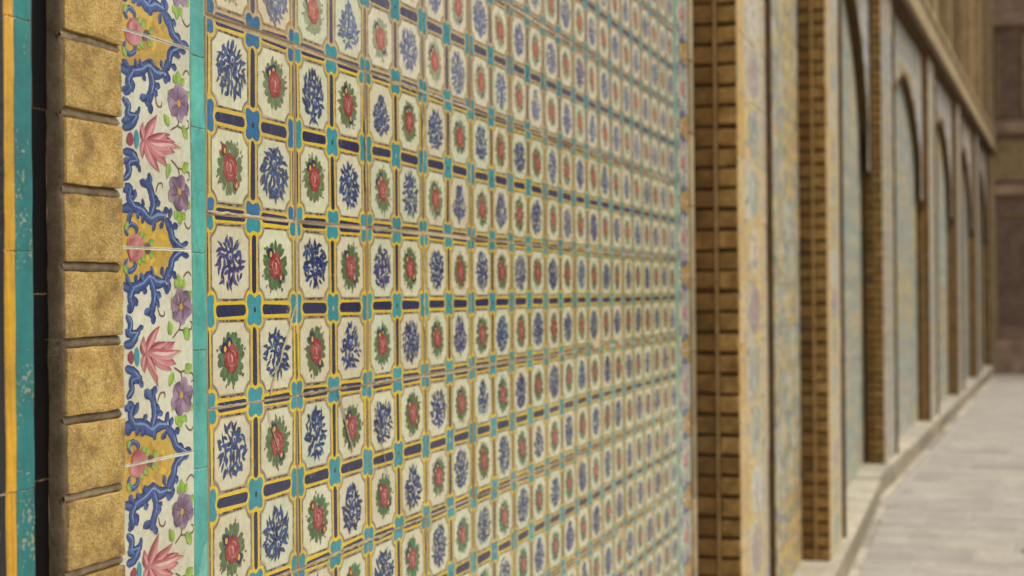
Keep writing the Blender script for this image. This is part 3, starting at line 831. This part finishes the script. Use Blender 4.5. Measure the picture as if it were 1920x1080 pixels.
def tiled_sheet(name, parent, x, y0, y1, z0, z1, dens, bases, zfun=None, size=.2, dots=DOTS, rng=(.010, .032), low_dark=False):
    """a field of small painted tiles too far off to pick apart"""
    P = Paint(); ny = max(1, round((y1 - y0) / size)); nz = max(1, round((z1 - z0) / size))
    dy, dz = (y1 - y0) / ny, (z1 - z0) / nz; orn = [ornament(dots) for _ in range(3)]
    for i in range(ny):
        for j in range(nz):
            yc, zc = y0 + (i + .5) * dy, z0 + (j + .5) * dz
            if zfun and zfun(yc - dy / 2) > zc - dz / 2 and zfun(yc + dy / 2) > zc - dz / 2 and zfun(yc) > zc - dz / 2: continue
            Q = Paint((-dy / 2 + .001, dy / 2 - .001, -dz / 2 + .001, dz / 2 - .001))
            k_ = mnoise.noise(Vector((yc * 1.5, zc * 1.9, x * 9 + y0))) * 2.2
            b = jit(lerp(bases[0], bases[1 + (len(bases) - 2 if k_ > 0 else 0)], min(1, abs(k_))), .04)
            Q.poly([(-dy, -dz), (dy, -dz), (dy, dz), (-dy, dz)], b, 0)
            low = max(0, min(.8, (1.9 - zc) / 1.5)) if low_dark else 0
            if random.random() < low: b = lerp(b, random.choice([S(120, 136, 156), S(150, 146, 130), S(176, 156, 104)]), .5)
            ornament_tile(Q, dy / 2, dz / 2, orn[(i + j) % 2 if k_ < .5 else 2], b)
            dotted_tile(Q, dy / 2, dz / 2, b, max(2, int(dens * (.7 + low * .5))), 8, dots, (rng[0] * .5, rng[1] * .6))
            tl = random.uniform(-.004, .004); tz = random.uniform(-.004, .004)
            n = len(P.V)
            P.V += [(v[0] + x + .0015 + v[1] * tl + v[2] * tz, v[1] + yc, v[2] + zc) for v in Q.V]; P.C += Q.C
            P.F += [tuple(k + n for k in f) for f in Q.F]
    o = obj(name, mesh_data(name, P.V, P.F, M_FAR, P.C), parent); tag(o, kind='stuff')
    return o

def ornament(dots):
    a, b, c, d = [random.choice(dots) for _ in range(4)]
    return dict(pet=a, leaf=b, corner=c, ring=d, n=random.choice([5, 6, 8]), r=random.uniform(.024, .034), lr=random.uniform(.05, .062), cr=random.uniform(.03, .048))
def ornament_tile(P, hy, hz, o, base):
    j = lambda c: jit(lerp(c, base, random.uniform(0, .1)), .08)
    for sx in (-1, 1):
        for sz in (-1, 1):
            P.ell(sx * hy, sz * hz, o['cr'], o['cr'] * 1.1, j(o['corner']), 1, 0, 10, .06)
            P.ell(sx * hy, sz * hz, o['cr'] * .55, o['cr'] * .6, j(o['ring']), 2, 0, 9, .06)
    for k in range(8):
        an = k * math.pi / 4 + math.pi / 8
        P.ell(o['lr'] * math.cos(an), o['lr'] * math.sin(an), .020, .008, j(o['leaf']), 3 + k * .1, an + .6, 8, .08)
    for k in range(o['n']):
        an = 2 * math.pi * k / o['n']
        P.ell(o['r'] * math.cos(an), o['r'] * math.sin(an), .017, .012, j(o['pet']), 5 + k * .1, an, 8, .08)
    P.ell(0, 0, .013, .013, j(o['ring']), 7, 0, 9, .08)
brick_cache = {}
def jamb(part, x0, x1, yj, z0, z1, pitch, single, seed):
    """side of a pier facing along the wall: two columns of bricks from x0 (deep) to x1 (front)"""
    xm = (x0 + x1) / 2
    mm = MB(); mm.box(x0, x1 - .004, yj + .011, yj + .055, z0, z1); mm.build('jamb_mortar', M_JOINT, part)
    sw = .005 if single else .011
    mm = MB(); mm.box(xm - sw, xm + sw, yj - .004, yj + .01, z0, z1); mm.build('pale_seam', M_PALE, part)
    joined = MB(); rows = int((z1 - z0) / pitch); rr = random.Random(seed)
    for i in range(rows):
        for k, (a, b) in enumerate(((x0, xm - .006), (xm + .006, x1 - .002))):
            zc = z0 + (i + .5) * pitch
            if single:
                key = (k, round(b - a, 4), round(pitch, 4), rr.randrange(4))
                if key not in brick_cache:
                    brick_cache[key] = bevel_box('jamb_brick', b - a, .05, pitch - .012 + .003 * (key[3] - 1.5) / 1.5, .007, M_BROWN if k == 0 else M_JAMB, seg=2, rough=.0018, seed=len(brick_cache) + 3)  # deeper column browner: grime, with some of its shade put into the colour
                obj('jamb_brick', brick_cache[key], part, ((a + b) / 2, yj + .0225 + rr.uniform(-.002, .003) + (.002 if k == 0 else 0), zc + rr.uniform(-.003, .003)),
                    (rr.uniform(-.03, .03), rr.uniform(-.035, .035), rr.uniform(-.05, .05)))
            else:
                joined.box(a, b, yj - .003 + rr.uniform(0, .004), yj + .03, zc - pitch / 2 + .006, zc + pitch / 2 - .006)
    if not single:
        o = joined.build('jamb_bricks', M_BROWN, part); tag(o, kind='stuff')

def blind_arch(parent, y0, y1, x_sp, x_back, spring, rise, ztop, label, dens=5, bases=PAL, dots=DOTS, rng=(.010, .032)):
    """recessed tiled field under a pointed arch, with spandrels and a brick soffit"""
    yc, hw = (y0 + y1) / 2, (y1 - y0) / 2
    zf = lambda y: arch_z(min(1, abs((y - yc) / hw)), spring, rise)
    n = 40; sp = MB(); so_ = MB()
    ss = [-math.cos(math.pi * i / n) for i in range(n + 1)]
    for s0, s1 in zip(ss[:-1], ss[1:]):
        ya, yb = yc + s0 * hw, yc + s1 * hw; za, zb = arch_z(s0, spring, rise), arch_z(s1, spring, rise)
        sp.poly([(x_sp, ya, za), (x_sp, yb, zb), (x_sp, yb, ztop), (x_sp, ya, ztop)])
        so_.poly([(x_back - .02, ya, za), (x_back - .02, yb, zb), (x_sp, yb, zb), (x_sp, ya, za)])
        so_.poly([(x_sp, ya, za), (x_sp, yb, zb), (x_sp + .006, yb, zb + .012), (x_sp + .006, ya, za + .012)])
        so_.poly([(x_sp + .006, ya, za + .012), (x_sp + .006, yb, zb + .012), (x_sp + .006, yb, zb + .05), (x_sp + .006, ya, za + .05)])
    part = sp.build('blind_arch', M_CORN, parent); part['label'] = label; so_.build('arch_soffit', M_DKBRICK, part)
    tiled_sheet('spandrel_tiles', part, x_sp + .001, y0, y1, spring, ztop, dens // 2, [S(196, 196, 186), S(204, 200, 186), S(186, 190, 192)], lambda y: zf(y) + .06)
    tiled_sheet('recess_tiles', part, x_back, y0, y1, PL, spring + rise, dens, bases, low_dark=True, dots=dots, rng=rng)
    return part

def pier(parent, y0, y1, x_f, x_deep, z1, label, single_tiles, single_bricks, jamb_z, widths, seed):
    mm = MB(); mm.box(x_deep - .1, x_f - .006, y0 + .05, y1, PL - .02, z1); part = mm.build('tiled_pier', M_MORTAR, parent); part['label'] = label
    jamb(part, x_deep, x_f, y0, jamb_z[0], jamb_z[1], .0651, single_bricks, seed)
    # brown corner bead at the far edge
    mm = MB(); nb = 8
    for i in range(nb):
        a, b = math.pi * i / nb, math.pi * (i + 1) / nb
        c0 = (x_f - .004 + .024 * math.sin(a), y1 - .016 - .024 * math.cos(a)); c1 = (x_f - .004 + .024 * math.sin(b), y1 - .016 - .024 * math.cos(b))
        mm.poly([(c0[0], c0[1], PL), (c1[0], c1[1], PL), (c1[0], c1[1], z1), (c0[0], c0[1], z1)])
    mm.build('corner_bead', M_DKBRICK, part, smooth=True)
    ya = y0 + .004; rr = random.Random(seed)
    W = sum(widths); sc = (y1 - .036 - ya) / W
    if single_tiles:
        zz = PL + .004
        rows = int((jamb_z[1] - zz) / .2)
        for ci, w in enumerate(widths):
            w *= sc; yc = ya + w / 2
            for j in range(rows):
                P = Paint(); hy, hz = w / 2 - .0018, .1 - .0018
                edge = ci in (0, len(widths) - 1)
                base = lerp(S(206, 170, 92), S(214, 188, 128), rr.random()) if ci == 0 else (S(196, 180, 150) if edge else lerp(S(212, 186, 116), S(200, 196, 176), rr.random()))
                tile_body(P, hy, hz, jit(base, .06), n=4, jitter=.0012, skirt=.0016)
                P.rect = (-hy + .001, hy - .001, -hz + .001, hz - .001)
                dotted_tile(P, hy, hz, base, 22 if edge else 34, 1, [S(198, 150, 60), S(206, 140, 128), S(120, 140, 170), S(150, 160, 110)] if edge else DOTS, (.004, .013))
                if not edge:
                    sd = 1 if ci == 1 else -1; zt = zz + (j + .5) * .2
                    kind = j % 4
                    cc = (S(104, 164, 170), S(120, 150, 156), S(134, 124, 156), S(206, 206, 196))[kind]
                    cc = lerp(cc, base, .1 if j % 3 == 0 else .4); P.ell(sd * hy, 0, hy * 1.25, .082, jit(cc, .08), 8, n=16, c2=lerp(cc, base, .5))
                    for q in range(12):
                        P.ell(sd * (hy - abs(rr.gauss(0, .03))), rr.uniform(-.06, .06), .008, rr.uniform(.008, .018), rr.choice([S(206, 120, 116), S(230, 224, 206), S(90, 110, 160), S(190, 150, 150), S(112, 150, 120)]), 9 + q * .25, 0, 8, .1)
                obj('pier_tile', mesh_data('pier_tile', P.V, P.F, M_FAR, P.C), part, (x_f + rr.uniform(-.001, .0012), yc, zz + (j + .5) * .2),
                    (rr.uniform(-.004, .004), rr.uniform(-.004, .004), rr.uniform(-.006, .006)))
            ya += w
        if zz + rows * .2 < z1:
            tiled_sheet('upper_pier_tiles', part, x_f - .003, y0 + .004, y1 - .036, zz + rows * .2, z1, 8, PAL)
    else:
        tiled_sheet('pier_tiles', part, x_f - .003, y0 + .004, y0 + .09, PL, z1, 6, [S(210, 188, 130), S(206, 180, 150)], size=.2)
        tiled_sheet('pier_field_tiles', part, x_f - .003, y0 + .09, y1 - .036, PL, z1, 20, [S(180, 174, 152), S(164, 172, 172), S(196, 176, 120), S(182, 174, 164)])
    return part

XP = A0 - .70; XS = A0 - .772; XB = A0 - .842       # pier front, spandrel plane, recess plane
BLUEISH = [S(158, 172, 162), S(174, 178, 154), S(140, 162, 160), S(190, 174, 118)]
SOFT = [S(70, 144, 156), S(104, 132, 168), S(210, 178, 84), S(216, 212, 190), S(128, 158, 116), S(206, 150, 132), S(196, 190, 160)]
pier(near, 4.484, 5.165, XP, XB, TOPZ, 'nearest tiled pier, ochre-edged with grey-blue cartouches and golden brick side', True, True, (.19, 2.75), [.14, .19, .19, .11], 5)
pier(near, 7.36, 8.110, XP, XB, TOPZ, 'second tiled pier from the rose panel, pale lilac face with dark brick side', True, True, (PL, 3.5), [.15, .22, .22, .13], 6)
blind_arch(near, 3.93, 4.484, XS, XB, 3.3, .35, TOPZ, 'narrow recess hidden between the rose panel and the nearest pier', dens=3)
blind_arch(near, 5.165, 7.36, XS, XB, 3.15, .65, TOPZ, 'tiled recess between the two nearest piers, yellow edged', dens=18, rng=(.014, .042), bases=[S(180, 184, 168), S(196, 184, 140), S(176, 186, 186), S(204, 176, 100)])
blind_arch(near, 8.110, 11.62, XS, XB, 2.30, 1.36, TOPZ, 'pale blue-grey tiled blind arch just before the bend in the wall', dens=12, bases=BLUEISH, dots=SOFT, rng=(.018, .052))

# far wall: local x = A2 - a (0 = pier front), local y = t - T2
core = MB(); core.box(-.9, -.14, .10, 15.9, 0, TOPZ); core.build('wall_core', M_MORTAR, far)
ORD = ['third', 'fourth', 'fifth', 'sixth', 'seventh']
XB2, XS2 = -.130, -.065
BAY = 3.9
for i in range(5):
    y0 = .04 + i * BAY; y1 = y0 + .78
    pier(far, y0, y1, 0.0, XB2, TOPZ, ['first tiled pier beyond the bend, lilac and ochre face', 'second tiled pier beyond the bend with brown brick side', 'third tiled pier beyond the bend', 'fourth and narrowest-looking tiled pier beyond the bend', 'corner pier where the arcade meets the end building'][i],
         False, i == 0, (PL, TOPZ - .03) if i == 0 else (PL, TOPZ), [.15, .2, .2, .13], 20 + i)
    if i < 4:
        blind_arch(far, y1, y0 + BAY, XS2, XB2, 2.30, 1.26, TOPZ, ['first', 'second', 'third', 'last'][i] + ' whole arch beyond the bend, tiled recess with dark brick soffit', dens=12, bases=BLUEISH, dots=SOFT, rng=(.022, .060))

# cornice and upper storey
def cornice(parent, y0, y1, xf):
    mm = MB(); mm.box(-.5, xf + .085, y0, y1, TOPZ + .05, TOPZ + .26); mm.box(-.5, xf + .11, y0, y1, TOPZ + .262, TOPZ + .31)
    o = mm.build('cornice', M_CORN, parent); o['label'] = 'pale plaster cornice band above the arches'
    mm = MB(); mm.box(-.5, xf + .075, y0, y1, TOPZ - .02, TOPZ + .049); mm.build('cornice_shade_course', M_DKBRICK, parent)  # dark underside course, shadow line below the cornice put into its colour
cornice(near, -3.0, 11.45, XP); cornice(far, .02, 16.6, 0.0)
def upper(parent, y0, y1, xf, pitch):
    mm = MB(); mm.box(-.6, xf - .16, y0, y1, TOPZ + .30, 7.6); mm.build('upper_wall', M_TAN, parent)
    y = y0 + .3
    while y + .8 < y1:
        mm = MB(); mm.box(xf - .17, xf - .02, y, y + .34, TOPZ + .305, 7.6); mm.box(xf - .17, xf + .02, y + .06, y + .28, TOPZ + .305, 7.6)
        mm.build('upper_pilaster', M_TAN, parent)
        mm = MB(); mm.box(xf - .17, xf - .10, y + .56, y + pitch - .22, TOPZ + .5, 7.2); mm.build('upper_panel', M_CORN, parent)
        y += pitch
upper(near, -3.0, 11.4, XP, 2.1); upper(far, .05, 16.6, 0.0, 2.1)

# ------------------------------------------------------------------ end building closing the view
e_loc, _ = frame(TH2, A2, T2 + 15.92)
end = bpy.data.objects.new('end_building', None); COL.objects.link(end); end.location = e_loc; end.rotation_euler = far.rotation_euler
tag(end, 'dim brown brick building with recessed dark openings closing the far end of the courtyard', 'building')
def eb(name, mat, *b):
    mm = MB()
    for q in b: mm.box(*q)
    return mm.build(name, mat, end)
eb('wall', M_END, (-1, 14, .35, 1.2, 0, 9))
eb('base_course', M_END, (-1, 14, .12, .36, 0, .62))
eb('string_course', M_END, (-1, 14, .20, .36, 3.30, 3.48)); eb('string_course', M_END, (-1, 14, .16, .36, 4.42, 4.62)); eb('string_course', M_END, (-1, 14, .16, .36, 6.4, 6.62))
x = -.36
while x < 13:
    eb('pilaster', M_END, (x, x + .32, .22, .36, .62, 9))
    eb('opening', M_DARK, (x + .46, x + 1.25, .332, .36, .9, 2.9)); eb('opening', M_DARK, (x + .52, x + .92, .332, .36, 4.75, 6.2))  # flat panels in a darker brown for the openings
    for q in ((x + .40, x + .46, .30, .36, .9, 2.96), (x + 1.25, x + 1.31, .30, .36, .9, 2.96), (x + .46, x + 1.25, .30, .36, 2.9, 2.96),
              (x + .46, x + .52, .30, .36, 4.75, 6.26), (x + .92, x + .98, .30, .36, 4.75, 6.26)):
        eb('opening_frame', M_TAN, q)
    eb('sunk_panel', M_TAN, (x + .42, x + 1.3, .31, .36, 3.56, 4.3))
    x += 1.42
eb('brick_return', M_TAN, (-.3, .06, -.10, .34, 0, 9))

# ------------------------------------------------------------------ stone chip on the paving at the right edge
me = bevel_box('stone_chip', .05, .07, .018, .006, M_STONE, seg=2, rough=.003, seed=4)
chip = obj('stone_chip', me, None, (3.03, 8.38, .012), (0, .05, .5))
tag(chip, 'small white stone chip lying on the paving at the right edge', 'stone')
